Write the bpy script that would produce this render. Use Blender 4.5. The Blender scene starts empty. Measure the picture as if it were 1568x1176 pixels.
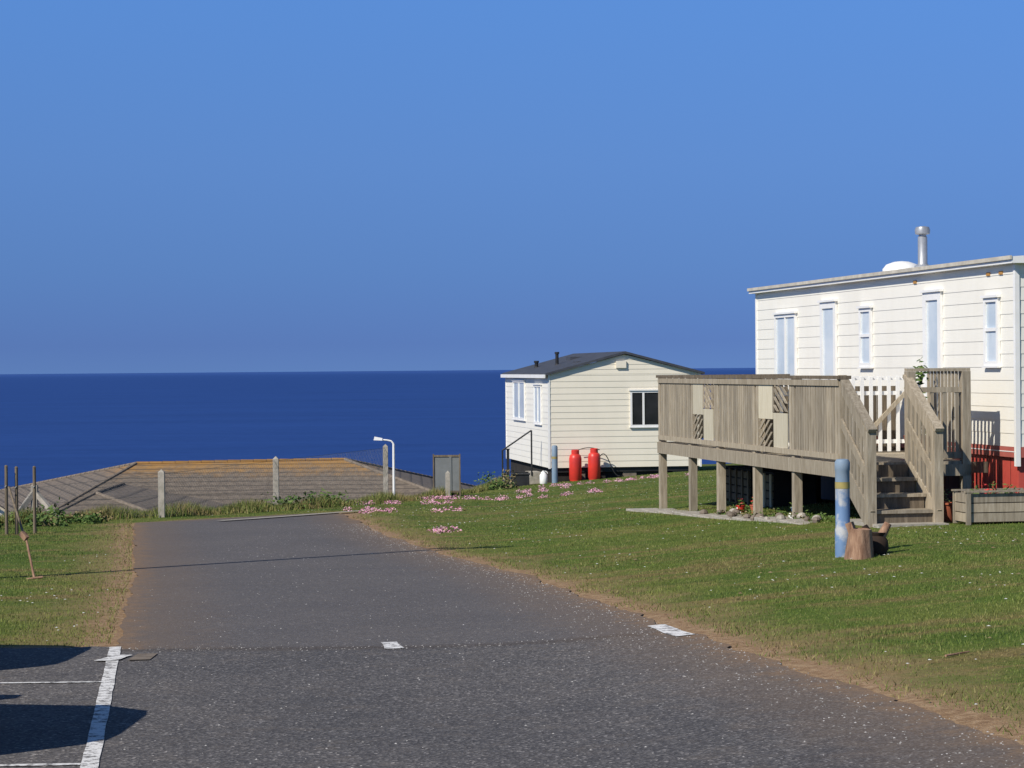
import bpy, bmesh, math, random
import numpy as np
from mathutils import Vector, Matrix
random.seed(7); rng=np.random.default_rng(7)
scene=bpy.context.scene
R=math.radians
# ---------------------------------------------------------------- materials
def newmat(name):
    m=bpy.data.materials.new(name); m.use_nodes=True
    nt=m.node_tree; b=nt.nodes['Principled BSDF']; return m,nt,b
def N(nt,t,**k):
    n=nt.nodes.new(t)
    for a,v in k.items(): setattr(n,a,v)
    return n
def noise(nt,vec,scale,detail=4,rough=.55,dist=0):
    n=N(nt,'ShaderNodeTexNoise'); n.inputs['Scale'].default_value=scale; n.inputs['Detail'].default_value=detail
    n.inputs['Roughness'].default_value=rough; n.inputs['Distortion'].default_value=dist
    if vec is not None: nt.links.new(vec,n.inputs['Vector'])
    return n.outputs['Fac']
def ramp(nt,fac,pts):
    r=N(nt,'ShaderNodeValToRGB'); e=r.color_ramp.elements
    while len(e)<len(pts): e.new(.5)
    for i,(p,c) in enumerate(pts):
        e[i].position=p; e[i].color=(*c,1) if len(c)==3 else c
    nt.links.new(fac,r.inputs['Fac']); return r.outputs['Color']
def mix(nt,fac,a,b,mode='MIX'):
    n=N(nt,'ShaderNodeMix',data_type='RGBA',blend_type=mode)
    for s,v in (('Factor',fac),('A',a),('B',b)):
        i=[x for x in n.inputs if x.name==s and (x.type=='VALUE' if s=='Factor' else x.type=='RGBA')][0]
        if isinstance(v,(int,float)): i.default_value=v
        elif isinstance(v,tuple): i.default_value=(*v,1)
        else: nt.links.new(v,i)
    return [o for o in n.outputs if o.type=='RGBA'][0]
def math_(nt,op,a,b=None,c=None,clamp=False):
    n=N(nt,'ShaderNodeMath',operation=op,use_clamp=clamp)
    for i,v in enumerate((a,b,c)):
        if v is None: continue
        if isinstance(v,(int,float)): n.inputs[i].default_value=v
        else: nt.links.new(v,n.inputs[i])
    return n.outputs[0]
def smooth(nt,x,a,b):
    n=N(nt,'ShaderNodeMapRange',interpolation_type='SMOOTHSTEP')
    nt.links.new(x,n.inputs['Value'])
    if a>b:
        n.inputs['From Min'].default_value=b; n.inputs['From Max'].default_value=a
        n.inputs['To Min'].default_value=1; n.inputs['To Max'].default_value=0
    else:
        n.inputs['From Min'].default_value=a; n.inputs['From Max'].default_value=b
    return n.outputs['Result']
def objvec(nt,scale=(1,1,1)):
    t=N(nt,'ShaderNodeTexCoord'); m=N(nt,'ShaderNodeMapping'); m.inputs['Scale'].default_value=scale
    nt.links.new(t.outputs['Object'],m.inputs['Vector']); return m.outputs['Vector']
def bump(nt,b,h,strength=.3,dist=.01):
    n=N(nt,'ShaderNodeBump'); n.inputs['Strength'].default_value=strength; n.inputs['Distance'].default_value=dist
    nt.links.new(h,n.inputs['Height']); nt.links.new(n.outputs['Normal'],b.inputs['Normal'])
def simple(name,c1,c2=None,scale=4,rough=.6,stretch=(1,1,1),metal=0,bmp=0,spec=.3,lo=.35,hi=.65):
    m,nt,b=newmat(name); c2=c2 or tuple(x*.8 for x in c1)
    v=objvec(nt,stretch); f=noise(nt,v,scale,6,.6)
    nt.links.new(ramp(nt,f,[(lo,c1),(hi,c2)]),b.inputs['Base Color'])
    b.inputs['Roughness'].default_value=rough; b.inputs['Metallic'].default_value=metal
    b.inputs['Specular IOR Level'].default_value=spec
    if bmp: bump(nt,b,noise(nt,v,scale*6,5,.6),bmp,.01)
    return m
def m_grasscolor(nt):
    v=objvec(nt)
    n1=noise(nt,v,.35,5,.6); n2=noise(nt,v,2.2,5,.65); n3=noise(nt,v,35,3,.7)
    base=ramp(nt,n1,[(.32,(.085,.135,.024)),(.5,(.115,.165,.031)),(.68,(.175,.195,.048))])
    dry=mix(nt,smooth(nt,n2,.48,.74),base,(.24,.195,.075))
    st=noise(nt,objvec(nt,(.22,1.1,1)),1.1,6,.7)
    dry=mix(nt,math_(nt,'MULTIPLY',smooth(nt,st,.53,.64),.75),dry,(.26,.18,.085))
    dry=mix(nt,math_(nt,'MULTIPLY',smooth(nt,st,.46,.36),.45),dry,(.06,.105,.02))
    return v,n1,n2,n3,dry
def make_ground_mat():
    m,nt,b=newmat('lawn')
    v,n1,n2,n3,g=m_grasscolor(nt)
    g=mix(nt,smooth(nt,n3,.35,.7),mix(nt,1.0,g,(.55,.6,.5),'MULTIPLY'),g)
    a=N(nt,'ShaderNodeAttribute',attribute_name='edge').outputs['Fac']
    g=mix(nt,math_(nt,'MULTIPLY',smooth(nt,math_(nt,'ADD',a,math_(nt,'MULTIPLY',math_(nt,'SUBTRACT',noise(nt,v,1.6,6,.7),.5),2.0)),.95,.2),.65),g,(.27,.19,.095))
    wob=math_(nt,'ADD',a,math_(nt,'MULTIPLY',math_(nt,'SUBTRACT',noise(nt,v,3.5,6,.7),.5),.75))
    f=smooth(nt,wob,.13,.38)
    soil=ramp(nt,noise(nt,v,14,6,.75),[(.3,(.17,.10,.052)),(.5,(.30,.195,.11)),(.7,(.43,.31,.19))])
    col=mix(nt,f,soil,g)
    cl=N(nt,'ShaderNodeAttribute',attribute_name='cliff').outputs['Fac']
    cc=ramp(nt,noise(nt,v,.8,6,.7),[(.35,(.04,.06,.016)),(.6,(.12,.11,.04)),(.75,(.19,.15,.08))])
    col=mix(nt,smooth(nt,cl,-.6,.6),col,cc)
    nt.links.new(col,b.inputs['Base Color']); b.inputs['Roughness'].default_value=.95; b.inputs['Specular IOR Level'].default_value=.1
    bump(nt,b,math_(nt,'ADD',n3,noise(nt,v,90,3,.6)),.6,.02)
    return m
def make_road_mat(name,far=True):
    m,nt,b=newmat(name); v=objvec(nt)
    sep=N(nt,'ShaderNodeSeparateXYZ'); nt.links.new(v,sep.inputs[0]); Y=sep.outputs['Y']
    vo=N(nt,'ShaderNodeTexVoronoi'); vo.inputs['Scale'].default_value=75; nt.links.new(v,vo.inputs['Vector'])
    agg=ramp(nt,vo.outputs['Color'],[(.0,(.047,.045,.045)),(.5,(.088,.084,.083)),(.82,(.155,.148,.142)),(.97,(.38,.36,.34))])
    big=noise(nt,v,.5,6,.65)
    col=mix(nt,.8,agg,ramp(nt,big,[(.3,(.78,.78,.80)),(.7,(1.25,1.2,1.15))]),'MULTIPLY')
    med=noise(nt,v,4,5,.7)
    col=mix(nt,math_(nt,'MULTIPLY',smooth(nt,med,.5,.75),.4),col,(.145,.122,.10))
    if far:
        yy=math_(nt,'ADD',Y,math_(nt,'MULTIPLY',math_(nt,'SUBTRACT',noise(nt,v,3,5,.7),.5),.3))
        farf=smooth(nt,yy,15.35,15.5)
        col=mix(nt,math_(nt,'MULTIPLY',farf,.5),col,(.118,.108,.105))
        band=math_(nt,'SUBTRACT',1.0,math_(nt,'MULTIPLY',math_(nt,'ABSOLUTE',math_(nt,'SUBTRACT',yy,15.42)),5.0),clamp=True)
        col=mix(nt,math_(nt,'MULTIPLY',band,.6),col,(.065,.05,.038))
        e=N(nt,'ShaderNodeAttribute',attribute_name='edge').outputs['Fac']
        we=math_(nt,'ADD',e,math_(nt,'MULTIPLY',math_(nt,'SUBTRACT',noise(nt,v,5,6,.75),.5),.9))
        soil=ramp(nt,noise(nt,v,22,6,.75),[(.3,(.11,.075,.05)),(.6,(.26,.17,.10)),(.75,(.38,.27,.17))])
        col=mix(nt,smooth(nt,we,.28,-.05),col,soil)
        col=mix(nt,math_(nt,'MULTIPLY',smooth(nt,we,1.0,.2),.45),col,(.165,.118,.08))
    nt.links.new(col,b.inputs['Base Color']); b.inputs['Roughness'].default_value=.85; b.inputs['Specular IOR Level'].default_value=.2
    bump(nt,b,vo.outputs['Distance'],.5,.006)
    return m
def make_paint():
    m,nt,b=newmat('worn_paint'); v=objvec(nt)
    f=smooth(nt,noise(nt,v,16,7,.8),.42,.52)
    nt.links.new(mix(nt,f,(.16,.15,.14),(.72,.71,.68)),b.inputs['Base Color']); b.inputs['Roughness'].default_value=.8
    return m
def make_sea():
    m,nt,b=newmat('sea_water')
    v=objvec(nt,(.003,.012,1)); f=noise(nt,v,1,9,.75)
    v2=objvec(nt,(.10,.3,1)); f2=noise(nt,v2,1,5,.7)
    c=ramp(nt,f,[(.35,(.013,.040,.160)),(.65,(.019,.056,.215))])
    c=mix(nt,math_(nt,'MULTIPLY',smooth(nt,f2,.4,.75),.4),c,(.032,.082,.28))
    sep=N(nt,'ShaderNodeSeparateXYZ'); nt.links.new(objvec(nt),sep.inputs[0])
    c=mix(nt,math_(nt,'MULTIPLY',smooth(nt,sep.outputs['Y'],2000,40000),.5),c,(.045,.105,.33))  # paler with distance: horizon haze painted into the water colour
    nt.links.new(c,b.inputs['Base Color']); b.inputs['Roughness'].default_value=.55; b.inputs['Specular IOR Level'].default_value=.06
    return m
def make_tiles():
    m,nt,b=newmat('lichen_tiles'); v=objvec(nt)
    sep=N(nt,'ShaderNodeSeparateXYZ'); nt.links.new(v,sep.inputs[0])
    n1=noise(nt,v,2.2,6,.8); n2=noise(nt,v,7,4,.7)
    base=ramp(nt,n2,[(.3,(.085,.068,.053)),(.7,(.20,.16,.12))])
    h=math_(nt,'ADD',sep.outputs['Z'],math_(nt,'MULTIPLY',math_(nt,'SUBTRACT',n1,.5),1.1))
    col=mix(nt,math_(nt,'MULTIPLY',smooth(nt,h,-3.0,-2.5),.7),base,(.38,.19,.03))
    rows=math_(nt,'FRACT',math_(nt,'MULTIPLY',sep.outputs['Z'],9.5))
    col=mix(nt,math_(nt,'MULTIPLY',smooth(nt,rows,.35,.0),.7),col,(.03,.026,.022))
    nt.links.new(col,b.inputs['Base Color']); b.inputs['Roughness'].default_value=.9
    bump(nt,b,rows,.6,.03)
    return m
def make_wood(name,c1,c2,c3):
    m,nt,b=newmat(name)
    oi=N(nt,'ShaderNodeNewGeometry').outputs['Random Per Island']
    v=objvec(nt,(12,12,1.2)); f=noise(nt,v,2.5,6,.7)
    c=ramp(nt,f,[(.3,c1),(.52,c2),(.72,c3)])
    c=mix(nt,1.0,c,ramp(nt,oi,[(0,(.74,.74,.74)),(1,(1.12,1.1,1.06))]),'MULTIPLY')
    nt.links.new(c,b.inputs['Base Color']); b.inputs['Roughness'].default_value=.85; b.inputs['Specular IOR Level'].default_value=.15
    bump(nt,b,f,.4,.006); return m
def make_brick(name,a,c_):
    m,nt,b=newmat(name); v=objvec(nt)
    f=noise(nt,v,3,6,.7)
    sep=N(nt,'ShaderNodeSeparateXYZ'); nt.links.new(v,sep.inputs[0])
    fr=math_(nt,'FRACT',math_(nt,'MULTIPLY',sep.outputs['Y'],3.2))
    c=ramp(nt,f,[(.3,a),(.7,c_)])
    c=mix(nt,smooth(nt,fr,.07,.03),c,tuple(x*.3 for x in a))
    nt.links.new(c,b.inputs['Base Color']); b.inputs['Roughness'].default_value=.6; return m
def make_siding(name,c,c2):
    m,nt,b=newmat(name); v=objvec(nt,(1,1,.25)); f=noise(nt,v,3,6,.7)
    col=ramp(nt,f,[(.3,c),(.75,c2)])
    v2=objvec(nt); f2=noise(nt,v2,.7,5,.6)
    col=mix(nt,math_(nt,'MULTIPLY',smooth(nt,f2,.5,.8),.3),col,tuple(x*.8 for x in c2))
    nt.links.new(col,b.inputs['Base Color']); b.inputs['Roughness'].default_value=.5; return m
def make_blades(name,cols):
    m,nt,b=newmat(name)
    v,n1,n2,n3,g=m_grasscolor(nt)
    a=N(nt,'ShaderNodeAttribute',attribute_name='tint').outputs['Fac']
    c=mix(nt,math_(nt,'MULTIPLY',a,.45),g,ramp(nt,a,cols))
    nt.links.new(c,b.inputs['Base Color']); b.inputs['Roughness'].default_value=.7; b.inputs['Specular IOR Level'].default_value=.15
    return m
def make_leaf(name,c1,c2,c3):
    m,nt,b=newmat(name)
    oi=N(nt,'ShaderNodeNewGeometry').outputs['Random Per Island']
    nt.links.new(ramp(nt,oi,[(0,c1),(.5,c2),(1,c3)]),b.inputs['Base Color']); b.inputs['Roughness'].default_value=.6
    b.inputs['Specular IOR Level'].default_value=.2
    return m
def make_pane(name,c,c2,rough=.08):
    return simple(name,c,c2,scale=1.5,rough=rough,spec=.5)
M={}
M['ground']=make_ground_mat(); M['road']=make_road_mat('asphalt'); M['park']=make_road_mat('asphalt_parking',False)
M['paint']=make_paint(); M['sea']=make_sea(); M['tiles']=make_tiles()
M['wood']=make_wood('weathered_wood',(.22,.185,.135),(.35,.30,.225),(.47,.42,.33))
M['wood_dk']=make_wood('dark_wood',(.09,.072,.052),(.16,.13,.095),(.25,.205,.15))
M['wood_pale']=make_wood('pale_board',(.48,.43,.32),(.56,.51,.39),(.62,.58,.46))
M['cream']=make_siding('cream_cladding',(.86,.79,.64),(.80,.735,.59))
M['white_clad']=make_siding('white_cladding',(.86,.83,.73),(.81,.775,.67))
M['white']=simple('white_upvc',(.85,.84,.80),(.78,.77,.73),rough=.4)
M['fascia']=simple('fascia_cream',(.62,.57,.46),(.45,.41,.33),scale=6,rough=.5)
M['slate']=simple('slate_felt_roof',(.045,.05,.062),(.07,.075,.09),scale=5,rough=.7,bmp=.2)
M['pane']=make_pane('window_pane_light',(.50,.58,.64),(.68,.73,.75))  # reflection in the glass painted as a pale base colour
M['pane_dk']=make_pane('window_pane_dark',(.012,.014,.018),(.03,.03,.035))
M['brick']=make_brick('red_skirting',(.42,.05,.036),(.54,.085,.06)); M['brick_shade']=make_brick('shaded_skirting',(.10,.022,.018),(.15,.035,.028))  # darker copy: shade under the deck painted into the skirting colour
M['maroon']=simple('maroon_trim',(.46,.13,.10),(.38,.10,.08))
M['black']=simple('black_plastic',(.015,.015,.016),(.03,.03,.03),rough=.5)
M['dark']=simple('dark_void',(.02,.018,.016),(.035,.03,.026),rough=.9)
M['red']=simple('red_gas_paint',(.72,.045,.03),(.55,.04,.03),rough=.4,spec=.4)
M['concrete']=simple('concrete',(.42,.38,.32),(.28,.26,.21),scale=9,rough=.9,bmp=.3)
M['hiptile']=simple('hip_tile',(.22,.18,.14),(.13,.105,.08),scale=9,rough=.9,bmp=.3)
M['metal']=simple('galvanised',(.42,.43,.44),(.3,.31,.32),rough=.45,metal=.4)
M['wire']=simple('wire',(.22,.22,.20),(.15,.15,.14),rough=.6)
M['greypanel']=simple('grey_panel',(.2,.21,.205),(.16,.17,.165),rough=.6)
M['blue']=simple('faded_blue_paint',(.13,.22,.37),(.42,.43,.43),scale=7,rough=.6,lo=.45,hi=.60)
M['bluegrey']=simple('bluegrey_paint',(.17,.25,.34),(.24,.3,.36),rough=.6)
M['yellow']=simple('old_yellow',(.4,.33,.1),(.25,.2,.1))
M['stump']=simple('driftwood',(.40,.25,.16),(.17,.09,.055),scale=5,stretch=(4,4,1),rough=.9,bmp=.5)
M['stump_in']=simple('driftwood_hollow',(.03,.02,.015),(.06,.035,.02),rough=.95)
M['terracotta']=simple('terracotta',(.42,.12,.06),(.3,.09,.05),rough=.8)
M['leaf']=make_leaf('leaf_green',(.035,.075,.016),(.07,.12,.027),(.13,.18,.045))
M['leaf_b']=make_leaf('leaf_brown',(.08,.075,.03),(.18,.14,.065),(.3,.23,.12))
M['pink']=make_leaf('pink_petals',(.5,.16,.28),(.68,.34,.44),(.75,.5,.54))
M['redfl']=make_leaf('red_petals',(.4,.03,.03),(.6,.06,.05),(.5,.12,.1))
M['daisy']=make_leaf('white_petals',(.7,.7,.66),(.8,.8,.76),(.75,.75,.6))
M['stone']=make_leaf('grit_stone',(.15,.14,.13),(.34,.33,.31),(.6,.58,.55))
M['car1']=simple('car_paint_blue',(.03,.06,.16),(.03,.05,.14),rough=.25,spec=.6)
M['car2']=simple('car_paint_silver',(.4,.41,.42),(.38,.39,.4),rough=.25,metal=.5)
M['rubber']=simple('rubber',(.02,.02,.02),(.03,.03,.03),rough=.9)
M['rust']=simple('rusty_vent',(.5,.27,.07),(.35,.16,.04))
# ---------------------------------------------------------------- terrain maths (z = 0 at eye level)
def softp(x,k=.3): return k*np.logaddexp(0,x/k)
_yd=np.linspace(-40,60,2001)
def _sm(v):
    k=np.ones(41)/41; return np.convolve(np.pad(v,20,mode='edge'),k,mode='valid')
_R=_sm(np.interp(_yd,[-40,-10,0,6,9.4,12.2,15.1,22.1,27.1,31,36.8,45],[6.5,4.5,3.4,2.6,2.1,1.62,1.19,.10,-1.04,-1.78,-2.67,-3.7]))
_L=_sm(np.interp(_yd,[-40,-10,4,10.2,15.97,23.1,35,45],[-1,.2,-1.0,-1.9,-2.78,-3.82,-5.79,-7.4]))
Rf=lambda y:np.interp(y,_yd,_R); Lf=lambda y:np.interp(y,_yd,_L)
def dE(x): return np.interp(x,[-200,-40,-14,-10,-7.8,-4.31,-2.1,-1.2,-.6,-.3,3,12,200],[-60,10,31,33.5,36,40.3,46,50.5,55,66,73,78,90])
def gz(x,y):
    x=np.asarray(x,float); y=np.asarray(y,float)
    H=1.55+.0215*np.clip(y,-60,100)-.09*(softp(x)-softp(x-4))+.009*softp(np.clip(y,-60,100)-38,1.5)
    H=H+.018*np.sin(x*1.3+y*.5)*np.sin(y*.8-x*.3)*np.clip((np.abs(x-(Rf(y)+Lf(y))/2)-2.3)/2,0,1)
    o=np.clip(y-dE(x),0,None)
    return np.maximum(-H-.55*o,-29)
def g(x,y): return float(gz(x,y))
# ---------------------------------------------------------------- mesh builder
class MB:
    def __init__(s,frame=None): s.v=[];s.f=[];s.m=[];s.mats=[];s.fr=frame or Matrix.Identity(4)
    def mi(s,mat):
        if mat not in s.mats: s.mats.append(mat)
        return s.mats.index(mat)
    def poly(s,pts,faces,mat,frame=None):
        fr=frame or s.fr; o=len(s.v); k=s.mi(mat)
        s.v+= [tuple(fr@Vector(p)) for p in pts]
        for f in faces: s.f.append([o+i for i in f]); s.m.append(k)
    def box(s,x0,x1,y0,y1,z0,z1,mat,frame=None):
        p=[(x,y,z) for z in(z0,z1) for y in(y0,y1) for x in(x0,x1)]
        s.poly(p,[(0,1,3,2),(4,6,7,5),(0,4,5,1),(2,3,7,6),(0,2,6,4),(1,5,7,3)],mat,frame)
    def beam(s,a,b,w,h,mat,up=(0,0,1)):
        a=Vector(a);b=Vector(b);d=(b-a).normalized();sd=d.cross(Vector(up))
        if sd.length<1e-4: sd=Vector((1,0,0))
        sd.normalize();u=sd.cross(d)
        p=[q+sd*(i*w/2)+u*(j*h/2) for q in(a,b) for j in(-1,1) for i in(-1,1)]
        s.poly(p,[(0,1,3,2),(4,6,7,5),(0,4,5,1),(2,3,7,6),(0,2,6,4),(1,5,7,3)],mat)
    def rev(s,c,prof,mat,n=20,cap=True,wob=0):
        o=[]
        for r,z in prof:
            for i in range(n):
                a=2*math.pi*i/n; rr=r*(1+wob*math.sin(3*a+z*7)+wob*.6*math.sin(7*a))
                o.append((c[0]+rr*math.cos(a),c[1]+rr*math.sin(a),c[2]+z))
        F=[]
        for k in range(len(prof)-1):
            for i in range(n):
                j=(i+1)%n; F.append((k*n+i,k*n+j,(k+1)*n+j,(k+1)*n+i))
        if cap: F.append(tuple(range(n))[::-1]); F.append(tuple((len(prof)-1)*n+i for i in range(n)))
        s.poly(o,F,mat)
    def cyl(s,a,b,r,mat,r2=None,n=12):
        a=Vector(a);b=Vector(b);d=(b-a).normalized()
        u=d.orthogonal().normalized();w=d.cross(u);r2=r if r2 is None else r2
        p=[a+(u*math.cos(t)+w*math.sin(t))*r for t in [2*math.pi*i/n for i in range(n)]]
        p+=[b+(u*math.cos(t)+w*math.sin(t))*r2 for t in [2*math.pi*i/n for i in range(n)]]
        s.poly(p,[(i,(i+1)%n,n+(i+1)%n,n+i) for i in range(n)]+[tuple(range(n))[::-1],tuple(range(n,2*n))],mat)
    def build(s,name,parent=None,bevel=0,smooth_=False,fix=True):
        me=bpy.data.meshes.new(name); me.from_pydata(s.v,[],s.f); me.update()
        for m in s.mats: me.materials.append(M[m])
        me.polygons.foreach_set('material_index',s.m)
        if fix:
            bm=bmesh.new(); bm.from_mesh(me); bmesh.ops.recalc_face_normals(bm,faces=bm.faces); bm.to_mesh(me); bm.free()
        if smooth_:
            me.polygons.foreach_set('use_smooth',[True]*len(me.polygons))
            try: me.set_sharp_from_angle(angle=R(40))
            except Exception: pass
        ob=bpy.data.objects.new(name,me); scene.collection.objects.link(ob)
        if bevel:
            b=ob.modifiers.new('bevel','BEVEL'); b.width=bevel; b.segments=2; b.limit_method='ANGLE'
        if parent:
            ob.parent=parent; ob.matrix_parent_inverse=Matrix.Translation(-parent.location)
        return ob
def empty(name,loc):
    e=bpy.data.objects.new(name,None); e.location=loc; e.empty_display_size=.3; scene.collection.objects.link(e); return e
def npmesh(name,co,tris,mat,attrs={}):
    me=bpy.data.meshes.new(name); k=tris.shape[1]
    me.vertices.add(len(co)); me.vertices.foreach_set('co',co.astype(np.float32).ravel())
    me.loops.add(tris.size); me.loops.foreach_set('vertex_index',tris.astype(np.int32).ravel())
    me.polygons.add(len(tris)); me.polygons.foreach_set('loop_start',np.arange(0,tris.size,k,dtype=np.int32))
    me.update(calc_edges=True); me.validate()
    for a,v in attrs.items():
        at=me.attributes.new(a,'FLOAT','POINT'); at.data.foreach_set('value',v.astype(np.float32).ravel())
    me.materials.append(mat)
    ob=bpy.data.objects.new(name,me); scene.collection.objects.link(ob); return ob
def grid(X,Y):
    nr,nc=X.shape; i=np.arange(nr*nc).reshape(nr,nc)
    return np.stack([i[:-1,:-1],i[:-1,1:],i[1:,1:],i[1:,:-1]],-1).reshape(-1,4)
# ---------------------------------------------------------------- ground, road, sea
xs=np.concatenate([-np.geomspace(200,15,22),np.arange(-14.7,12.01,.2),np.geomspace(13,200,18)])
ys=np.concatenate([-np.geomspace(150,6.5,14),np.arange(-6,82,.3),np.geomspace(83,260,22)])
X,Y=np.meshgrid(xs,ys); Z=gz(X,Y)
yend=34.8+(X+5.8)/3.2*3.8
edge=np.where(X>(Rf(Y)+Lf(Y))/2,X-Rf(Y),np.where(Y<15.75,-1,np.minimum(Lf(Y)-X,99)))
edge=np.where((X<Lf(Y))&(Y>15.2),np.minimum(Lf(Y)-X,np.abs(Y-15.6)),edge)
edge=np.maximum(edge,Y-yend)
grd=npmesh('ground',np.stack([X,Y,Z],-1).reshape(-1,3),grid(X,Y),M['ground'],{'edge':edge,'cliff':Y-dE(X)})
grd.data.polygons.foreach_set('use_smooth',[True]*len(grd.data.polygons))
def n1d(n,k):
    v=rng.normal(size=n+k); return np.convolve(v,np.ones(k)/k,mode='same')[:n]*math.sqrt(k)
T=560; U_=34
t=np.linspace(0,1,T)[:,None]; u=np.linspace(0,1,U_)[None,:]
ye=34.9+3.7*u; Yr=-12+t*(ye+12)+0*u
jl=(.02*n1d(T,9)+.008*n1d(T,3))[:,None]; jr=(.028*n1d(T,11)+.008*n1d(T,3))[:,None]
jl=np.where(Yr[:,:1]<15.8,0,jl)
Lr=Lf(Yr)+jl*(1-u)**2; Rr=Rf(Yr)+jr*u**2
Xr=Lr+(Rr-Lr)*u
de=np.minimum(np.where(Yr<15.4,9,Xr-Lf(Yr)),Rf(Yr)-Xr); de=np.minimum(de,ye-Yr)
rd_=npmesh('road',np.stack([Xr,Yr,gz(Xr,Yr)+.012],-1).reshape(-1,3),grid(Xr,Yr),M['road'],{'edge':de})
rd_.data.polygons.foreach_set('use_smooth',[True]*len(rd_.data.polygons))
Tp=120; tp=np.linspace(0,1,Tp)[:,None]; up=np.linspace(0,1,80)[None,:]
Yp=-12+tp*(15.62+12+.04*np.sin(up*90)+.03*np.sin(up*237)); Xp=-16+(Lf(Yp)+16)*up
npmesh('parking_area',np.stack([Xp,Yp,gz(Xp,Yp)+.012],-1).reshape(-1,3),grid(Xp,Yp),M['park'])
def strip(mb,pts,w,dz=.017,mat='paint',n=10,jit=.08):
    P=[]
    for a,b in zip(pts[:-1],pts[1:]):
        for i in range(n): P.append((a[0]+(b[0]-a[0])*i/n,a[1]+(b[1]-a[1])*i/n))
    P.append(pts[-1]); V=[];F=[]
    for i,p in enumerate(P):
        q=P[min(i+1,len(P)-1)];r=P[max(i-1,0)]; d=Vector((q[0]-r[0],q[1]-r[1])).normalized()
        for s_ in(-1,1):
            ww=w/2*(1+jit*2*(random.random()-.5)); x=p[0]-d.y*s_*ww;y=p[1]+d.x*s_*ww; V.append((x,y,g(x,y)+dz))
        if i: F.append((2*i-2,2*i-1,2*i+1,2*i))
    mb.poly(V,F,mat)
mb=MB()
strip(mb,[(float(Lf(y))+.0,y) for y in np.arange(6,16.2,.6)],.078,n=3)
strip(mb,[(-8,13.3),(-2.42,13.5)],.05); strip(mb,[(-8,10.1),(-1.95,10.25)],.06)
strip(mb,[(-.80,15.30),(-.865,15.75)],.12,n=3,jit=.15)
strip(mb,[(1.12,15.0),(.98,15.9)],.13,n=3,jit=.15)
strip(mb,[(-2.63,14.65),(-2.56,15.02)],.12,.021,n=3,jit=.2)
mb.build('road_marking',fix=False)
mb=MB()
x,y=-2.42,14.9
mb.poly([(x-.07,y-.2,g(x,y-.2)+.018),(x+.07,y-.17,g(x,y-.2)+.018),(x+.06,y+.22,g(x,y+.2)+.018),(x-.07,y+.2,g(x,y+.2)+.018)],[(0,1,2,3)],'hiptile')
mb.build('concrete_patch',fix=False)
mb=MB(); strip(mb,[(-4.5,35.05),(-4.1,35.7),(-3.4,37.0),(-2.5,38.9)],.16,.03,'concrete'); mb.build('edging_strip',fix=False)
S=250000
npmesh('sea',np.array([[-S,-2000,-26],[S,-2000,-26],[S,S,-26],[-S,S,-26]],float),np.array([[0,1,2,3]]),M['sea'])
# ---------------------------------------------------------------- grass blades
def blades(name,x,y,h,w,mat,tint,lean=.5):
    n=len(x); z=gz(x,y); a=rng.uniform(0,2*np.pi,n); dx=np.cos(a)*w/2;dy=np.sin(a)*w/2
    b=rng.uniform(0,2*np.pi,n); l=h*rng.uniform(0,lean,n)
    co=np.empty((n,3,3)); co[:,0]=np.stack([x-dx,y-dy,z-.005],-1);co[:,1]=np.stack([x+dx,y+dy,z-.005],-1)
    co[:,2]=np.stack([x+np.cos(b)*l,y+np.sin(b)*l,z+h],-1)
    return npmesh(name,co.reshape(-1,3),np.arange(3*n).reshape(n,3),mat,{'tint':np.repeat(tint,3)})
def wobn(x,y): return .10*np.sin(y*3.1+x)+.07*np.sin(y*8.3+x*5)+.05*np.sin(y*19)
def onlawn(x,y,m=.2):
    fade=rng.random(np.shape(x))**2*.55
    r=x>Rf(y)+m+wobn(x,y)+fade; l=(x<Lf(y)-m*.5-.6*wobn(x,y)-fade*.3)&(y>15.8+.1*np.sin(x*9))
    e=y>34.9+(x+5.8)/3.2*3.8+.3
    return (r|l|e)&(y<dE(x)+.3)
PX=[];PY=[]
for d0,d1,den in [(7,12,1700),(12,17,1450),(17,24,900),(24,34,480),(34,46,240),(46,62,140)]:
    xa=-.235*d1-1;xb=.235*d1+1; n=int((xb-xa)*(d1-d0)*den)
    x=rng.uniform(xa,xb,n);y=rng.uniform(d0,d1,n)
    k=onlawn(x,y)&(np.abs(x)<.235*y+1.0); PX.append(x[k]);PY.append(y[k])
x=np.concatenate(PX);y=np.concatenate(PY);n=len(x)
M['blades']=make_blades('grass_blades',[(0,(.06,.11,.018)),(.5,(.135,.19,.04)),(.85,(.24,.24,.075)),(1,(.40,.34,.17))])
blades('grass',x,y,rng.uniform(.007,.024,n)*(1+.35*np.sin(x*2)*np.sin(y*1.7)),.004+.00022*y,M['blades'],rng.random(n),1.1)
M['weeds']=make_blades('weed_blades',[(0,(.045,.08,.02)),(.45,(.11,.14,.04)),(.75,(.24,.19,.085)),(1,(.42,.31,.16))])
x=rng.uniform(-12,-.3,32000); e=dE(x); y=e+rng.normal(-.4,.45,len(x))
k=(y<e+.6)&(y>e-2); x=x[k];y=y[k]
blades('verge_weeds',x,y,rng.uniform(.05,.22,len(x))*(.6+.6*np.sin(x*3.1)**2),.016+0*x,M['weeds'],np.clip(rng.random(len(x))*1.2,0,1),.8)
yy=rng.uniform(8,37,6000); side=rng.random(6000)<.7
xx=np.where(side,Rf(yy)+.16+wobn(0*yy,yy)+np.abs(rng.normal(.02,.14,6000)),Lf(yy)-.04-np.abs(rng.normal(.02,.07,6000)))
k=(side|(yy>15.9)); k&=~(side&(xx<Rf(yy)-.02)); k&=~(side&(yy>14.8)&(yy<16.1)&(xx<Rf(yy)+.15)); xx=xx[k];yy=yy[k]
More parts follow.
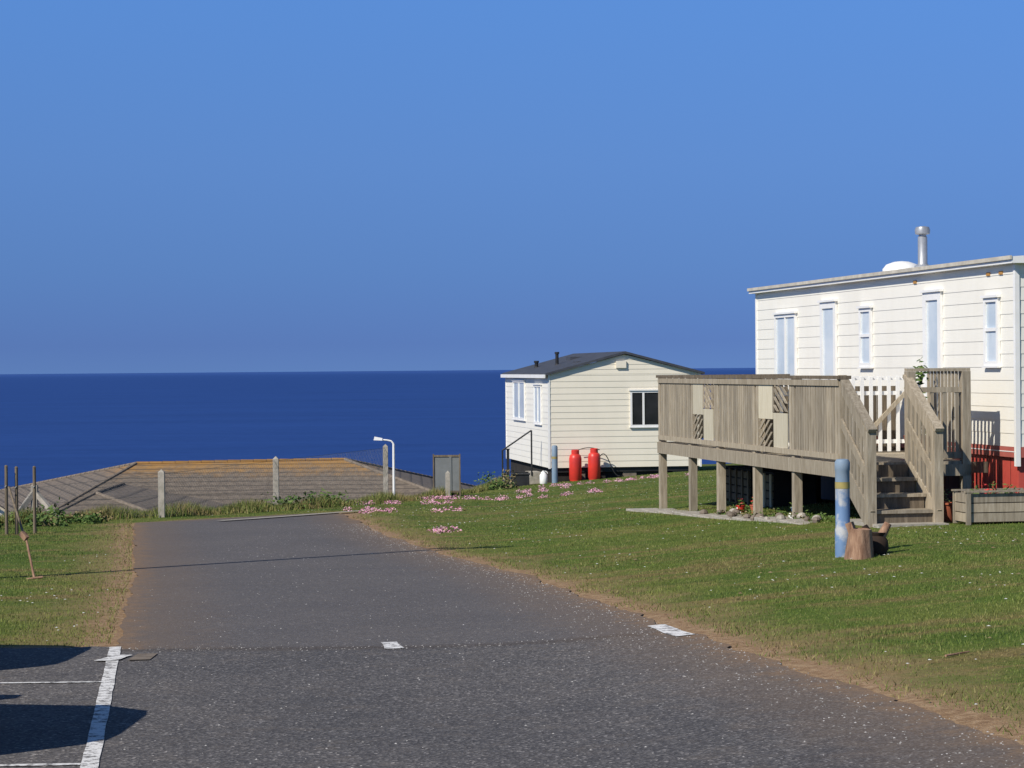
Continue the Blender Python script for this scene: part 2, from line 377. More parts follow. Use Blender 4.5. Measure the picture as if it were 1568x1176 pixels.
blades('edge_grass',xx,yy,rng.uniform(.012,.038,len(xx)),.008+0*xx,M['weeds'],np.clip(rng.random(len(xx))+.2,0,1),1.3)
def scatter(name,x,y,r,mat,lift=0.012,flat=.5):
    n=len(x); z=gz(x,y)+lift
    base=np.array([[1,0,0],[-.5,.87,0],[-.5,-.87,0],[0,0,1]])
    co=np.empty((n,4,3)); a=rng.uniform(0,6.28,n)
    for i,bb in enumerate(base):
        co[:,i,0]=x+(bb[0]*np.cos(a)-bb[1]*np.sin(a))*r; co[:,i,1]=y+(bb[0]*np.sin(a)+bb[1]*np.cos(a))*r; co[:,i,2]=z+bb[2]*r*flat
    f=np.array([[0,1,3],[1,2,3],[2,0,3]]); F=(f[None]+4*np.arange(n)[:,None,None]).reshape(-1,3)
    return npmesh(name,co.reshape(-1,3),F,mat)
n=5200; y=rng.uniform(8,34,n); x=rng.uniform(-3.5,3,n)
near=rng.random(n)<.5; x=np.where(near,Rf(y)-np.abs(rng.normal(0,.3,n)),x)
seam=rng.random(n)<.08; y=np.where(seam,rng.normal(15.45,.12,n),y); k=(x<Rf(y))&(x>Lf(y))
scatter('road_grit',x[k],y[k],rng.uniform(.003,.009,k.sum()),M['stone'])
n=2200; y=rng.uniform(10,50,n); x=rng.uniform(-5,8,n); k=onlawn(x,y,.3)&(np.sin(x*1.9)*np.sin(y*.9)>-.1)
scatter('daisies',x[k],y[k],rng.uniform(.007,.016,k.sum()),M['daisy'],.024,.3)
n=260; y=rng.uniform(9,30,n); x=rng.uniform(-4,6,n); k=onlawn(x,y,.0)
scatter('fallen_leaves',x[k],y[k],rng.uniform(.012,.03,k.sum()),M['leaf_b'],.015,.4)
# ---------------------------------------------------------------- foliage helper
def leaves(name,blobs,size,parent=None):
    mb=MB()
    for (c,r,n,mat) in blobs:
        for i in range(n):
            d=Vector((random.gauss(0,1),random.gauss(0,1),random.gauss(0,1))).normalized()*(random.random()**.5)
            p=Vector((c[0]+d.x*r[0],c[1]+d.y*r[1],c[2]+abs(d.z)*r[2]))
            s=size*random.uniform(.5,1.3); a=Vector((random.gauss(0,1),random.gauss(0,1),random.gauss(0,.6))).normalized()
            b=a.orthogonal().normalized()*.45
            mb.poly([p-a*s*.5,p+b*s*.5,p+a*s*.5,p-b*s*.5],[(0,1,2,3)],mat)
    return mb.build(name,parent,fix=False)
# ---------------------------------------------------------------- siding
def siding(mb,mp,z0,z1,h,out,mat,rng_=None,u0=0,u1=1):
    z=z0
    while z<z1-1e-4:
        zt=min(z+h,z1); a0,a1=rng_(z) if rng_ else (u0,u1); b0,b1=rng_(zt) if rng_ else (u0,u1)
        mb.poly([mp(a0,out,z),mp(a1,out,z),mp(b1,.002,zt),mp(b0,.002,zt),mp(a0,0,z),mp(a1,0,z)],[(0,1,2,3),(4,5,1,0)],mat)
        z=zt
def window(mb,mp,u0,u1,z0,z1,pane,trans=(),mull=(),fw=.05,frame='white'):
    def bx(a,b,c,d,o0,o1,mat):
        p=[mp(u,o,z) for z in(c,d) for o in(o0,o1) for u in(a,b)]
        mb.poly(p,[(0,1,3,2),(4,6,7,5),(0,4,5,1),(2,3,7,6),(0,2,6,4),(1,5,7,3)],mat)
    bx(u0,u0+fw,z0,z1,.0,.035,frame);bx(u1-fw,u1,z0,z1,.0,.035,frame)
    bx(u0+fw,u1-fw,z0,z0+fw,0,.035,frame);bx(u0+fw,u1-fw,z1-fw,z1,0,.035,frame)
    bx(u0-.03,u1+.03,z1,z1+.03,0,.06,frame); bx(u0-.02,u1+.02,z0-.025,z0,0,.05,frame)
    bx(u0+fw,u1-fw,z0+fw,z1-fw,.0,.012,pane)
    for t_ in trans: bx(u0+fw,u1-fw,t_-.02,t_+.02,.013,.032,frame)
    for t_ in mull: bx(t_-.025,t_+.025,z0+fw,z1-fw,.013,.033,frame)
# ---------------------------------------------------------------- right caravan + deck
CF=Matrix(((-.187,.982,0,5.74),(.982,.187,0,26.0),(0,0,1,0),(0,0,0,1)))  # x along side, y into caravan
LEN=10.08; WID=3.7; ZT=1.16; ZB=-.93
cv=empty('static_caravan',(5.74,26,-1.75))
mb=MB(CF)
siding(mb,lambda u,o,z:(u,-o,z),ZB,ZT,.152,.008,'white_clad',None,0,LEN)
siding(mb,lambda u,o,z:(-o,u,z),ZB,ZT,.152,.008,'white_clad',None,0,WID)
mb.box(.01,LEN,.01,WID,ZB+.002,ZT,'white_clad')
for (a,b) in [(-.02,-.02),(LEN-.03,-.02)]: mb.box(a,a+.055,b,b+.055,ZB-.02 if a>1 else ZB-.22,ZT,'white')
mb.build('walls',cv)
mb=MB(CF)
mb.box(-.012,LEN,-.018,.2,ZB-.12,ZB-.003,'maroon'); mb.box(-.018,.005,.05,WID,ZB-.12,ZB-.003,'maroon')
mb.box(.005,LEN,-.022,-.019,ZB-.06,ZB-.05,'white')
mb.box(.03,1.6,.03,WID-.02,-2.6,ZB-.121,'brick'); mb.box(1.601,LEN-.02,.03,WID-.02,-2.6,ZB-.121,'brick_shade')
mb.build('skirting',cv)
mb=MB(CF)
rp=[(-.12,-.1,ZT),( -.12,-.1,ZT+.075),(-.12,WID/2,ZT+.19),(-.12,WID+.1,ZT+.075),(-.12,WID+.1,ZT)]
q=[(LEN+.1,)+p[1:] for p in rp]
mb.poly(rp+q,[(0,1,2,3,4),(9,8,7,6,5),(0,5,6,1),(1,6,7,2),(2,7,8,3),(3,8,9,4),(4,9,5,0)],'white')
mb.box(-.13,LEN+.11,-.125,-.101,ZT+.04,ZT+.085,'fascia')
mb.build('roof',cv)
mb=MB(CF); mp=lambda u,o,z:(u,-.008-o,z)
window(mb,mp,8.02,9.05,-.3,.8,'pane',mull=(8.53,))
window(mb,mp,4.75,5.21,.0,.79,'pane',trans=(.42,)); window(mb,mp,.44,.86,.0,.79,'pane',trans=(.42,))
window(mb,mp,6.2,6.87,-1.0,.92,'pane',fw=.09); window(mb,mp,2.22,2.82,-1.0,.92,'pane',fw=.1)
mb.build('windows_and_doors',cv)
mb=MB()
b=(5.33,29.6)
mb.rev((b[0],b[1],1.2),[(.11,0),(.11,.1),(.075,.11),(.062,.13),(.062,.47),(.05,.48),(.05,.5),(.095,.51),(.1,.56),(.085,.6),(.03,.61)],'metal',16)
mb.build('flue_pipe',cv,smooth_=True)
mb=MB(); mb.rev((5.14,30.1,1.22),[(.25,0),(.25,.06),(.2,.12),(.1,.155),(.01,.165)],'white',20); mb.build('roof_vent_dome',cv,smooth_=True)
mb=MB(CF)
for s in(.35,.72,3.1): mb.box(s,s+.1,-.02,.0,1.05,1.09,'rust')
mb.build('vents',cv)
dk=empty('wooden_deck',(3.73,25.8,-1.8))
PS=[.18,1.87,3.49,5.17,6.6,8.28]; VL=-2.01
def W(s,v,z=0): return CF@Vector((s,v,z))
def gw(s,v): p=W(s,v); return g(p.x,p.y)
mb=MB(CF)
for s in PS:
    mb.box(s-.05,s+.05,VL-.05,VL+.05,gw(s,VL)-.1,-.14,'wood')
for s in PS[1:]: mb.box(s-.05,s+.05,-.25,-.15,gw(s,-.2)-.1,-1.23,'wood_dk')
mb.box(.15,8.33,VL-.07,VL-.052,-1.25,-1.09,'wood'); mb.box(.15,8.33,VL+.052,VL+.08,-1.25,-1.12,'wood_dk')
mb.box(.13,.16,VL,-.5,-1.25,-1.12,'wood'); mb.box(8.34,8.37,VL,-.05,-1.25,-1.12,'wood')
for s in np.arange(.7,8.2,.6): mb.box(s,s+.04,VL+.081,-.06,-1.25,-1.121,'wood_dk')
mb.build('frame',dk)
mb=MB(CF)
s=.16
while s<8.3:
    mb.box(s,s+.116,VL-.06,-.53 if s<1.45 else -.03,-1.119,-1.085,'wood'); s+=.12
mb.build('floor_boards',dk)
mb=MB(CF)
mb.box(.10,8.36,VL-.075,VL+.075,-.139,-.10,'wood_dk')
mb.box(.16,8.28,VL-.068,VL-.052,-.215,-.145,'wood'); mb.box(.16,8.28,VL-.068,VL-.052,-1.05,-.985,'wood')
def slats(s0,s1):
    s=s0+.01
    while s+.07<s1:
        mb.box(s,s+.074,VL-.05,VL-.034,-1.04+random.uniform(-.01,.01),-.15,'wood'); s+=.095
def deco(s0,s1):
    m_=(s0+s1)/2; zt,zm,zb=-.216,-.60,-.984; y0,y1=VL-.05,VL-.036
    mb.box(m_+.0,s1,y0,y1,zm-.04,zt,'wood_pale'); mb.box(s0,m_-.04,y0,y1,zb,zm+.04,'wood_pale')
    def diag(a,b,z0,z1,sgn):
        k=7; w=(b-a); h=z1-z0
        for i in range(-k,k+1):
            o=i*w/3.2; bw=.075
            t0=max(0,(-o)/w); t1=min(1,(w-o-bw)/w)
            if t1-t0<.05: continue
            P=[]
            for t_ in(t0,t1):
                for d_ in(0,bw):
                    uu=a+o+t_*w+d_
                    if sgn<0: uu=b-(uu-a)
                    P.append((min(max(uu,a),b),z0+t_*h))
            mb.poly([(P[0][0],y0,P[0][1]),(P[1][0],y0,P[1][1]),(P[3][0],y0,P[3][1]),(P[2][0],y0,P[2][1]),
                     (P[0][0],y1,P[0][1]),(P[1][0],y1,P[1][1]),(P[3][0],y1,P[3][1]),(P[2][0],y1,P[2][1])],
                    [(0,1,2,3),(7,6,5,4),(0,4,5,1),(1,5,6,2),(2,6,7,3),(3,7,4,0)],'wood')
    diag(s0,m_-.01,zm+.06,zt,1); diag(m_,s1,zb,zm-.05,-1)
    mb.box(m_-.035,m_+.0,y0-.001,y1,zm+.05,zt,'wood')
for i in range(5):
    a,b_=PS[i]+.055,PS[i+1]-.055
    if i in(1,3):
        L=b_-a; slats(a,a+L*.10); slats(b_-L*.10,b_); deco(a+L*.11,b_-L*.11)
    else: slats(a,b_)
mb.box(8.25,8.33,VL,-.05,-.139,-.10,'wood_dk')
v=VL+.08
while v<-.1: mb.box(8.28,8.296,v,v+.075,-1.04,-.14,'wood'); v+=.095
mb.build('side_balustrade',dk)
mb=MB(CF)
for v in(-1.21,-.55): mb.box(.13,.23,v-.05,v+.05,-1.75 if v<-1 else gw(.2,v)-.1,-.06,'wood')
mb.box(.14,.22,-1.26,-.5,-.059,-.025,'wood'); mb.box(.16,.19,-1.16,-.6,-.30,-.24,'wood'); mb.box(.16,.19,-1.16,-.6,-1.05,-.98,'wood')
for v in np.arange(-1.12,-.62,.15): mb.box(.165,.185,v,v+.04,-1.0,-.28,'wood')
mb.box(.18,1.45,-.59,-.51,-.059,-.025,'wood')
for s in np.arange(.3,1.4,.11): mb.box(s,s+.05,-.56,-.54,-1.05,-.06,'wood')
mb.build('end_balustrade',dk)
mb=MB(CF)
mb.box(2.98,3.03,-1.93,-.06,-.17,-.12,'white'); mb.box(2.98,3.02,-1.93,-.06,-.36,-.31,'white');mb.box(2.98,3.02,-1.93,-.06,-.97,-.92,'white')
for v in np.arange(-1.88,-.08,.118): mb.box(2.955,2.978,v,v+.045,-1.07,-.125,'white')
p0=W(2.93,-.85,-.95);p1=W(2.93,-.15,-.25); mb.fr=Matrix.Identity(4); mb.beam(p0,p1,.03,.05,'wood')
mb.fr=CF
for v in np.arange(-1.9,-.1,.3): mb.box(3.5,3.52,v,v+.29,-1.08,-.25,'wood_dk')
mb.build('picket_rail',dk)
mb=MB(CF)
gf=gw(-.7,-1.6)
zs=[-1.085-(abs(gf+1.085))/4*i for i in range(1,4)]
for i,z in enumerate(zs):
    s1=.12-.27*i
    mb.box(s1-.30,s1,VL+.06,-1.27,z-.035,z,'wood')
    mb.box(s1-.27,s1-.25,VL+.07,-1.28,z-.2,z-.036,'wood_dk')
mb.box(.10,.12,VL+.06,-1.27,zs[0],-1.11,'wood_dk')
mb.box(-.95,.1,VL+.0,-1.2,gf-.05,gf+.025,'concrete')
for v in(VL,-1.24):
    mb.fr=Matrix.Identity(4); mb.beam(W(.14,v,-1.18),W(-.72,v,gf+.06),.045,.24,'wood')
    mb.beam(W(.2,v,-.11),W(-.8,v,-.70),.10,.04,'wood'); mb.beam(W(.15,v-.03,-.2),W(-.72,v-.03,-.78),.025,.12,'wood')
    mb.beam(W(.15,v-.03,-.62),W(-.72,v-.03,-1.2),.025,.09,'wood')
    mb.fr=CF
    mb.box(-.77,-.67,v-.05,v+.05,gf-.05,gf+1.03,'wood')
    for s in np.arange(-.6,.1,.12):
        zc=-.2-(.15-s)*.66; mb.box(s,s+.07,v-.012,v+.004,zc-.87,zc,'wood')
mb.build('stairs',dk)
pot=empty('climbing_plant',W(.9,-.9,-1.08))
mb=MB(); p=W(.9,-.85,-1.08); mb.rev(p,[(.12,0),(.16,.25),(.17,.27),(.14,.27),(.13,.22)],'terracotta',16); mb.build('pot',pot)
leaves('foliage',[((p.x,p.y,p.z+.25),(.12,.12,.85),260,'leaf'),((p.x+.04,p.y,p.z+.9),(.1,.1,.3),60,'leaf')],.075,pot)
pl=empty('planter_box',(5.3,24.9,-1.75))
PF=Matrix.Translation((5.25,24.95,g(5.25,24.95)))@Matrix.Rotation(R(10.8),4,'Z')
mb=MB(PF)
for i in range(3): mb.box(-.38,.38,-.17,-.15,.03+.105*i,.125+.105*i,'wood'); mb.box(-.38,.38,.15,.17,.03+.105*i,.125+.105*i,'wood')
for sx in(-1,1):
    for i in range(3): mb.box(sx*.37-.01,sx*.37+.01,-.149,.149,.03+.105*i,.125+.105*i,'wood')
    for sy in(-1,1): mb.box(sx*.37-.025,sx*.37+.025,sy*.185-.015,sy*.185+.015,0,.35,'wood')
mb.box(-.36,.36,-.148,.148,.05,.28,'dark'); mb.box(-.41,.41,-.205,-.15,.351,.37,'wood'); mb.box(-.41,.41,.15,.205,.351,.37,'wood')
mb.build('box',pl)
bl=[]
for i in range(14):
    q=PF@Vector((random.uniform(-.33,.33),random.uniform(-.1,.1),.28)); bl.append(((q.x,q.y,q.z),(.06,.06,random.uniform(.10,.2)),26,random.choice(['leaf','leaf','redfl'])))
leaves('flowers',bl,.045,pl)
mb=MB(CF)
for i in range(9):
    s=.6+i*.95; zz=gw(s+.45,-2.3)
    if s>8.6: break
    mb.box(s,s+.9,-2.38,-1.9,zz-.04,zz+.015+.008*(i%2),'concrete')
mb.build('paving_slabs',bevel=.01)
st=empty('storage_crate',W(6.2,-1.2,gw(6.2,-1.2)))
mb=MB(CF)
z=gw(6.4,-1.3)
for s0,s1 in((5.1,6.0),(6.15,7.6)):
    for k in range(4): mb.box(s0,s1,-1.32,-1.3,z+.06+k*.11,z+.15+k*.11,'wood_dk')
    for s in np.arange(s0,s1-.05,.3): mb.box(s,s+.06,-1.34,-1.321,z+.02,z+.5,'wood_pale' if s<5.9 else 'wood_dk')
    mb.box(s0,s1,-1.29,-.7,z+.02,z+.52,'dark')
mb.build('crate',st)
def plantpot(s,v,r,h,mat,col,n=40):
    p=W(s,v); zz=g(p.x,p.y); e=empty('plant_pot',(p.x,p.y,zz))
    mb=MB(); mb.rev((p.x,p.y,zz),[(r*.7,0),(r,h*.9),(r*1.08,h*.9),(r*1.08,h),(r*.85,h),(r*.8,h*.85)],mat,16); mb.build('pot',e,smooth_=True)
    leaves('flowers',[((p.x,p.y,zz+h*.9),(r*1.2,r*1.2,r*1.6),n,'leaf'),((p.x,p.y,zz+h*.9),(r*1.3,r*1.3,r*2.),n//4,col)],.045,e)
plantpot(4.3,-1.8,.07,.11,'terracotta','redfl'); plantpot(4.8,-1.85,.06,.1,'red','redfl'); plantpot(2.7,-1.75,.07,.11,'blue','leaf')
plantpot(-.35,-1.0,.13,.22,'terracotta','redfl')
bl=[]
for i in range(45):
    s=random.uniform(.6,5.2); v=-2.0+random.uniform(-.1,.3); p=W(s,v)
    bl.append(((p.x,p.y,g(p.x,p.y)),(.12,.12,random.uniform(.05,.12)),20,random.choice(['leaf','leaf','leaf','leaf','leaf_b'])))
for i in range(5):
    p=W(random.uniform(1.8,4.6),-2.0); bl.append(((p.x,p.y,g(p.x,p.y)),(.1,.1,.11),7,'daisy'))
leaves('flower_bed',bl,.045)
mb=MB()
for i in range(26):
    s=random.uniform(.5,5.5); p=W(s,-2.2+random.uniform(-.15,.2)); r=random.uniform(.03,.07)
    mb.rev((p.x,p.y,g(p.x,p.y)+.02),[(r*.8,-.02),(r,r*.3),(r*.7,r*.8),(r*.2,r)],random.choice(['concrete','hiptile','hiptile']),8,wob=.08)
mb.build('border_stones')
# ---------------------------------------------------------------- bollard and driftwood
x0,y0=3.0,20.8; zz=g(x0,y0); mb=MB()
mb.rev((x0,y0,zz),[(.072,-.05),(.072,.25),(.066,.26),(.066,.62)],'blue',20)
mb.rev((x0,y0,zz),[(.068,.621),(.068,.68)],'yellow',20); mb.rev((x0,y0,zz),[(.066,.681),(.066,.78),(.07,.79),(.07,.86),(.055,.885),(.02,.89)],'bluegrey',20)
mb.build('water_point_bollard',smooth_=True)
mb=MB(); x1,y1=3.10,20.45; z1=g(x1,y1)
mb.rev((x1,y1,z1),[(.13,-.03),(.12,.08),(.105,.2),(.10,.26),(.07,.27),(.06,.2)],'stump',22,wob=.08)
mb.beam((x1-.05,y1,z1+.2),(x1-.09,y1+.02,z1+.32),.07,.06,'stump')
mb.build('tree_stump',smooth_=True)
mb=MB(); x1,y1=3.30,20.7; z1=g(x1,y1)
mb.rev((x1,y1,z1),[(.07,0),(.10,.05),(.09,.13),(.06,.17),(.075,.2),(.05,.2)],'stump_in',18,wob=.05)
mb.cyl((x1,y1,z1+.1),(x1+.1,y1+.02,z1+.28),.05,'stump',.035,10); mb.cyl((x1-.03,y1,z1+.1),(x1-.12,y1,z1+.26),.045,'stump_in',.03,10)
mb.build('driftwood_log',smooth_=True)
# ---------------------------------------------------------------- left (far) caravan
GF=Matrix(((.988,-.155,0,.92),(.155,.988,0,57.4),(0,0,1,0),(0,0,0,1)))
c2=empty('static_caravan',(.92,57.4,-2.75))
GW=3.9; GL=7.0; ze=-.13; zr=.36; zb=-2.48
def gr(z):
    if z<=ze: return (0,GW)
    k=(z-ze)/(zr-ze)*GW/2; return (k,GW-k)
mb=MB(GF)
siding(mb,lambda u,o,z:(u,-o,z),zb,ze,.155,.010,'cream',gr); siding(mb,lambda u,o,z:(u,-o,z),ze,zr,.12,.010,'cream',gr)
siding(mb,lambda u,o,z:(-o,u,z),zb,ze,.155,.010,'white_clad',None,0,GL)
mb.box(.015,GW-.005,.015,GL,zb,ze-.003,'cream')
mb.box(-.02,.03,-.02,.03,zb-.02,ze,'white'); mb.box(-.02,.03,GL-.03,GL+.02,zb-.02,ze,'white'); mb.box(GW-.03,GW+.02,-.02,.03,zb-.02,ze,'white')
mb.box(1.72,1.98,-.06,-.013,.02,.2,'cream')
mb.build('walls',c2)
mb=MB(GF)
for sx in(0,1):
    a=(-.1,ze-.03) if sx==0 else (GW+.1,ze-.03); mxx=GW/2
    P=[(a[0],-.1,a[1]),(mxx,-.1,zr+.02),(mxx,-.1,zr+.08),(a[0],-.1,a[1]+.06)]; Q=[(p[0],GL+.1,p[2]) for p in P]
    mb.poly(P+Q,[(0,1,2,3),(7,6,5,4),(0,4,5,1),(3,2,6,7),(0,3,7,4)],'slate')
mb.box(-.14,-.101,-.1,GL+.1,ze-.09,ze+.0,'white')
mb.build('roof',c2)
mb=MB(GF)
window(mb,lambda u,o,z:(u,-.01-o,z),2.08,3.25,-1.47,-.56,'pane_dk',mull=(2.42,),fw=.05)
w=lambda u,o,z:(-.01-o,u,z)
window(mb,w,3.6,5.6,-1.35,-.3,'pane',mull=(4.6,)); window(mb,w,1.0,2.1,-1.4,-.4,'pane',mull=(1.55,))
mb.build('windows',c2)
mb=MB(GF)
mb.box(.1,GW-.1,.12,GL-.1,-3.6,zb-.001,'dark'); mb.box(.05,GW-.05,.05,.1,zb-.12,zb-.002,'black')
for u in(.6,1.9,3.2): mb.box(u,u+.35,.08,.119,-3.2,zb-.125,'hiptile')
mb.build('chassis',c2)
mb=MB(GF)
def onroof(u,v): return ze+.04+u/(GW/2)*(zr-ze)
for (u,v,h,r) in[(.75,3.0,.36,.045),(.5,4.8,.2,.05)]:
    q=Vector((u,v,onroof(u,v))); mb.rev(q,[(r*1.5,0),(r,.05),(r,h-.06),(r*1.4,h-.05),(r*1.4,h)],'black',12)
mb.box(1.2,1.6,3.5,4.1,.22,.33,'slate'); mb.box(.9,1.25,1.0,1.5,.1,.2,'slate')
mb.build('roof_vents',c2)
mb=MB(GF)
for i in range(3): mb.box(-.34-.28*i,-.04-.28*i-(.0 if i==0 else .021),.9,1.7,-3.3,-2.62-.14*i,'concrete')
mb.fr=Matrix.Identity(4)
for v in(.9,):
    mb.cyl(GF@Vector((-.30,v,-2.7)),GF@Vector((-.30,v,-1.55)),.022,'black'); mb.cyl(GF@Vector((-.30,v,-1.55)),GF@Vector((-1.05,v,-2.05)),.02,'black'); mb.cyl(GF@Vector((-1.05,v,-2.05)),GF@Vector((-1.05,v,-3.0)),.022,'black')
mb.build('entrance_steps')
def P2(u,v): p=GF@Vector((u,v,0)); return p.x,p.y,g(p.x,p.y)
for (u) in(.60,1.08):
    x,y,z=P2(u,-.35); mb=MB()
    mb.rev((x,y,z),[(.14,0),(.14,.03),(.155,.05),(.158,.56),(.14,.64),(.09,.68),(.05,.69)],'red',22)
    mb.rev((x,y,z+.66),[(.10,.0),(.10,.11),(.085,.12),(.085,.02)],'red',16); mb.cyl((x,y,z+.68),(x,y,z+.76),.025,'metal'); mb.box(x-.13,x+.13,y-.03,y+.03,z-.02,z+.02,'black')
    mb.build('gas_cylinder',smooth_=True)
def tube(mb,pts,r,mat,n=6):
    for a,b in zip(pts[:-1],pts[1:]): mb.cyl(a,b,r,mat,n=n)
x,y,z=P2(1.4,-.2); mb=MB(); tube(mb,[(x-.15+.5*t,y-.1*t,z+.55-.45*t**1.5+.12*math.sin(t*6)) for t in np.linspace(0,1,14)],.012,'black')
tube(mb,[(x-.7+.55*t,y-.05,z+.72+.06*math.sin(t*3.1)) for t in np.linspace(0,1,8)],.01,'black'); mb.build('gas_hose')
x,y,z=P2(.05,-.5); mb=MB(); mb.rev((x,y,z),[(.075,0),(.075,.6)],'bluegrey',16); mb.rev((x,y,z),[(.077,.601),(.077,.66)],'yellow',16);mb.rev((x,y,z),[(.075,.661),(.075,.9),(.06,.93),(.02,.94)],'bluegrey',16); mb.build('water_point_bollard',smooth_=True)
x,y,z=P2(-.2,-.3); mb=MB(); mb.rev((x,y,z),[(.09,0),(.1,.02),(.1,.22),(.05,.28),(.03,.3),(.03,.33)],'white',14); tube(mb,[(x+.02+.08*math.cos(a),y,z+.26+.06*math.sin(a)) for a in np.linspace(0,3.1,7)],.012,'white'); mb.build('water_container',smooth_=True)
x,y,z=P2(-.75,-.1); mb=MB(); mb.box(x-.22,x+.22,y-.15,y+.15,z+.0,z+.28,'black'); mb.box(x-.24,x+.24,y-.17,y+.17,z+.281,z+.32,'black'); mb.cyl((x-.2,y-.17,z+.35),(x+.2,y-.17,z+.35),.02,'black'); mb.build('storage_box',bevel=.02)
x,y,z=P2(-1.05,.0); mb=MB(); mb.box(x-.035,x+.035,y-.035,y+.035,z-.1,z+.93,'black'); mb.box(x-.05,x+.05,y-.05,y+.05,z+.931,z+.96,'black'); mb.build('wooden_post')
bl=[]
for i in range(30):
    px=random.uniform(-1.2,.0); py=54.6+random.uniform(-.6,1.4); bl.append(((px,py,g(px,py)),(.22,.22,random.uniform(.15,.6)),55,random.choice(['leaf','leaf','leaf','leaf_b'])))
leaves('shrub',bl,.1)
bl=[]
for i in range(14):
    t_=random.random(); px=-4.3+1.1*t_; py=dE(px)+random.uniform(-.5,.2); bl.append(((px,py,g(px,py)),(.3,.3,random.uniform(.15,.4)),60,'leaf'))
leaves('shrub',bl,.09)
bl=[]
for (cx,cy,n,sp) in[(-1.5,46.5,20,.45),(-1.9,43.2,12,.7),(-1.02,31.3,5,.12),(-2.4,39.2,6,.3),(-.2,46,7,.5),(1.2,45.5,6,.5),(2.1,53.3,14,1.0),(-1.3,39,5,.5),(0.4,50.5,7,.6),(3.3,52.5,8,.7)]:
    for i in range(n):
        px=cx+random.gauss(0,sp); py=cy+random.gauss(0,.45 if n>5 else .2)
        bl.append(((px,py,g(px,py)),(.12,.2,.08),44,'pink')); bl.append(((px,py,g(px,py)),(.15,.24,.05),18,'leaf_b'))
leaves('pink_thrift',bl,.04)
mb=MB()
for(px,py,a,l)in[(3.35,13.0,.2,.12),(2.45,12.6,.5,.08)]:
    z=g(px,py); mb.cyl((px-l,py-.1*a,z+.008),(px+l,py+.2*a,z+.012),.007,'stump',.004,8)
mb.build('fallen_twigs')
# ---------------------------------------------------------------- fence (x, y, top z)
fp=[(-12.5,33.0,-1.5),(-10.3,33.6,-1.55),(-8.9,35.2,-1.62),(-7.6,36.3,-1.78),(-5.72,37.2,-1.62),(-4.25,41.0,-1.565),(-2.57,46.2,-1.53)]
fe=empty('chain_link_fence',(-5,39,-2.4))
mb=MB()
for i,(x,y,zt) in enumerate(fp):
    z=g(x,y); w=.05; mb.box(x-w,x+w,y-w,y+w,z-.3,zt,'concrete'); mb.poly([(x-w,y-w,zt),(x+w,y-w,zt),(x+w,y+w,zt),(x-w,y+w,zt),(x,y,zt+.05)],[(0,1,4),(1,2,4),(2,3,4),(3,0,4)],'concrete')
x,y=-7.6,36.3; z=g(x,y)
for dx in(.45,-.4): mb.beam((x,y,z+.5),(x+dx,y-.25,g(x+dx,y-.25)),.07,.07,'concrete')
mb.build('posts',fe)
mb=MB()
for (a,b) in zip(fp[:-1],fp[1:]):
    za,zb_=g(a[0],a[1])+.02,g(b[0],b[1])+.02; L=math.hypot(b[0]-a[0],b[1]-a[1])
    A=lambda t,hh:Vector((a[0]+(b[0]-a[0])*t,a[1]+(b[1]-a[1])*t,(za+(zb_-za)*t)*(1-hh)+hh*(a[2]+(b[2]-a[2])*t-.03)))
    for hh in(1,.5,.03): mb.cyl(A(0,hh),A(1,hh),.003,'wire',n=3)
    H=.9; n=int((L+H)/.085)
    for i in range(n):
        s=-H+i*.085
        for sg in(0,1):
            t0=max(s,0)/L; h0=(max(s,0)-s)/H; t1=min(s+H,L)/L; h1=(min(s+H,L)-s)/H
            if sg: t0,t1=1-t0,1-t1
            if h1-h0>.02: mb.cyl(A(t0,h0),A(t1,h1),.0014,'wire',n=3)
mb.build('wire_mesh',fe,fix=False)
for (x,y,h) in[(-7.05,31.8,.95),(-6.93,31.9,.93),(-6.7,32.0,.93)]:
    z=g(x,y); mb=MB(); mb.cyl((x,y,z-.2),(x,y,z+h),.025,'wood_dk',.022,10); mb.cyl((x,y,z+h),(x,y,z+h+.02),.027,'wood_dk',.01,10); mb.cyl((x-.01,y-.03,z+h*.7),(x+.01,y-.035,z+h*.72),.008,'metal'); mb.build('wooden_post')
bl=[]
for i in range(36):
    px=random.uniform(-8.6,-6.4);py=dE(px)+random.uniform(-3.2,-1.2); bl.append(((px,py,g(px,py)),(.2,.2,random.uniform(.12,.6) if px<-6.9 else .16),50,random.choice(['leaf','leaf_b','leaf'])))
leaves('shrub',bl,.08)
x,y=-4.72,22.6; z=g(x,y); mb=MB(); mb.cyl((x,y,z-.1),(x-.17,y+.3,z+.42),.013,'stump',.011,8); mb.beam((x-.15,y+.27,z+.38),(x-.21,y+.3,z+.44),.05,.05,'stump'); mb.cyl((x-.19,y+.32,z+.42),(x-.42,y+.7,z+.88),.012,'wood_dk',n=8)
mb.cyl((x-.1,y+.0,z+.0),(x+.06,y+.02,z+.02),.012,'stump',n=8)
mb.build('leaning_stake')
x,y=-3.02,58.; mb=MB(); zt=-1.8
mb.cyl((x,y,g(x,y)-.3),(x,y,zt-.35),.05,'white',.032,12)
mb.cyl((x,y,zt-.35),(x,y,zt-.06),.032,'white',.028,12)
pts=[(x,y,zt-.06),(x-.05,y,zt+.01),(x-.15,y,zt+.035),(x-.3,y,zt+.05)]
for a,b in zip(pts[:-1],pts[1:]): mb.cyl(a,b,.022,'white')
mb.poly([(x-.28,y-.05,zt+.03),(x-.28,y+.05,zt+.03),(x-.5,y+.07,zt+.04),(x-.5,y-.07,zt+.04),(x-.28,y-.04,zt+.09),(x-.28,y+.04,zt+.09),(x-.48,y+.05,zt+.13),(x-.48,y-.05,zt+.13)],[(0,1,2,3),(4,7,6,5),(0,4,5,1),(1,5,6,2),(2,6,7,3),(3,7,4,0)],'white')
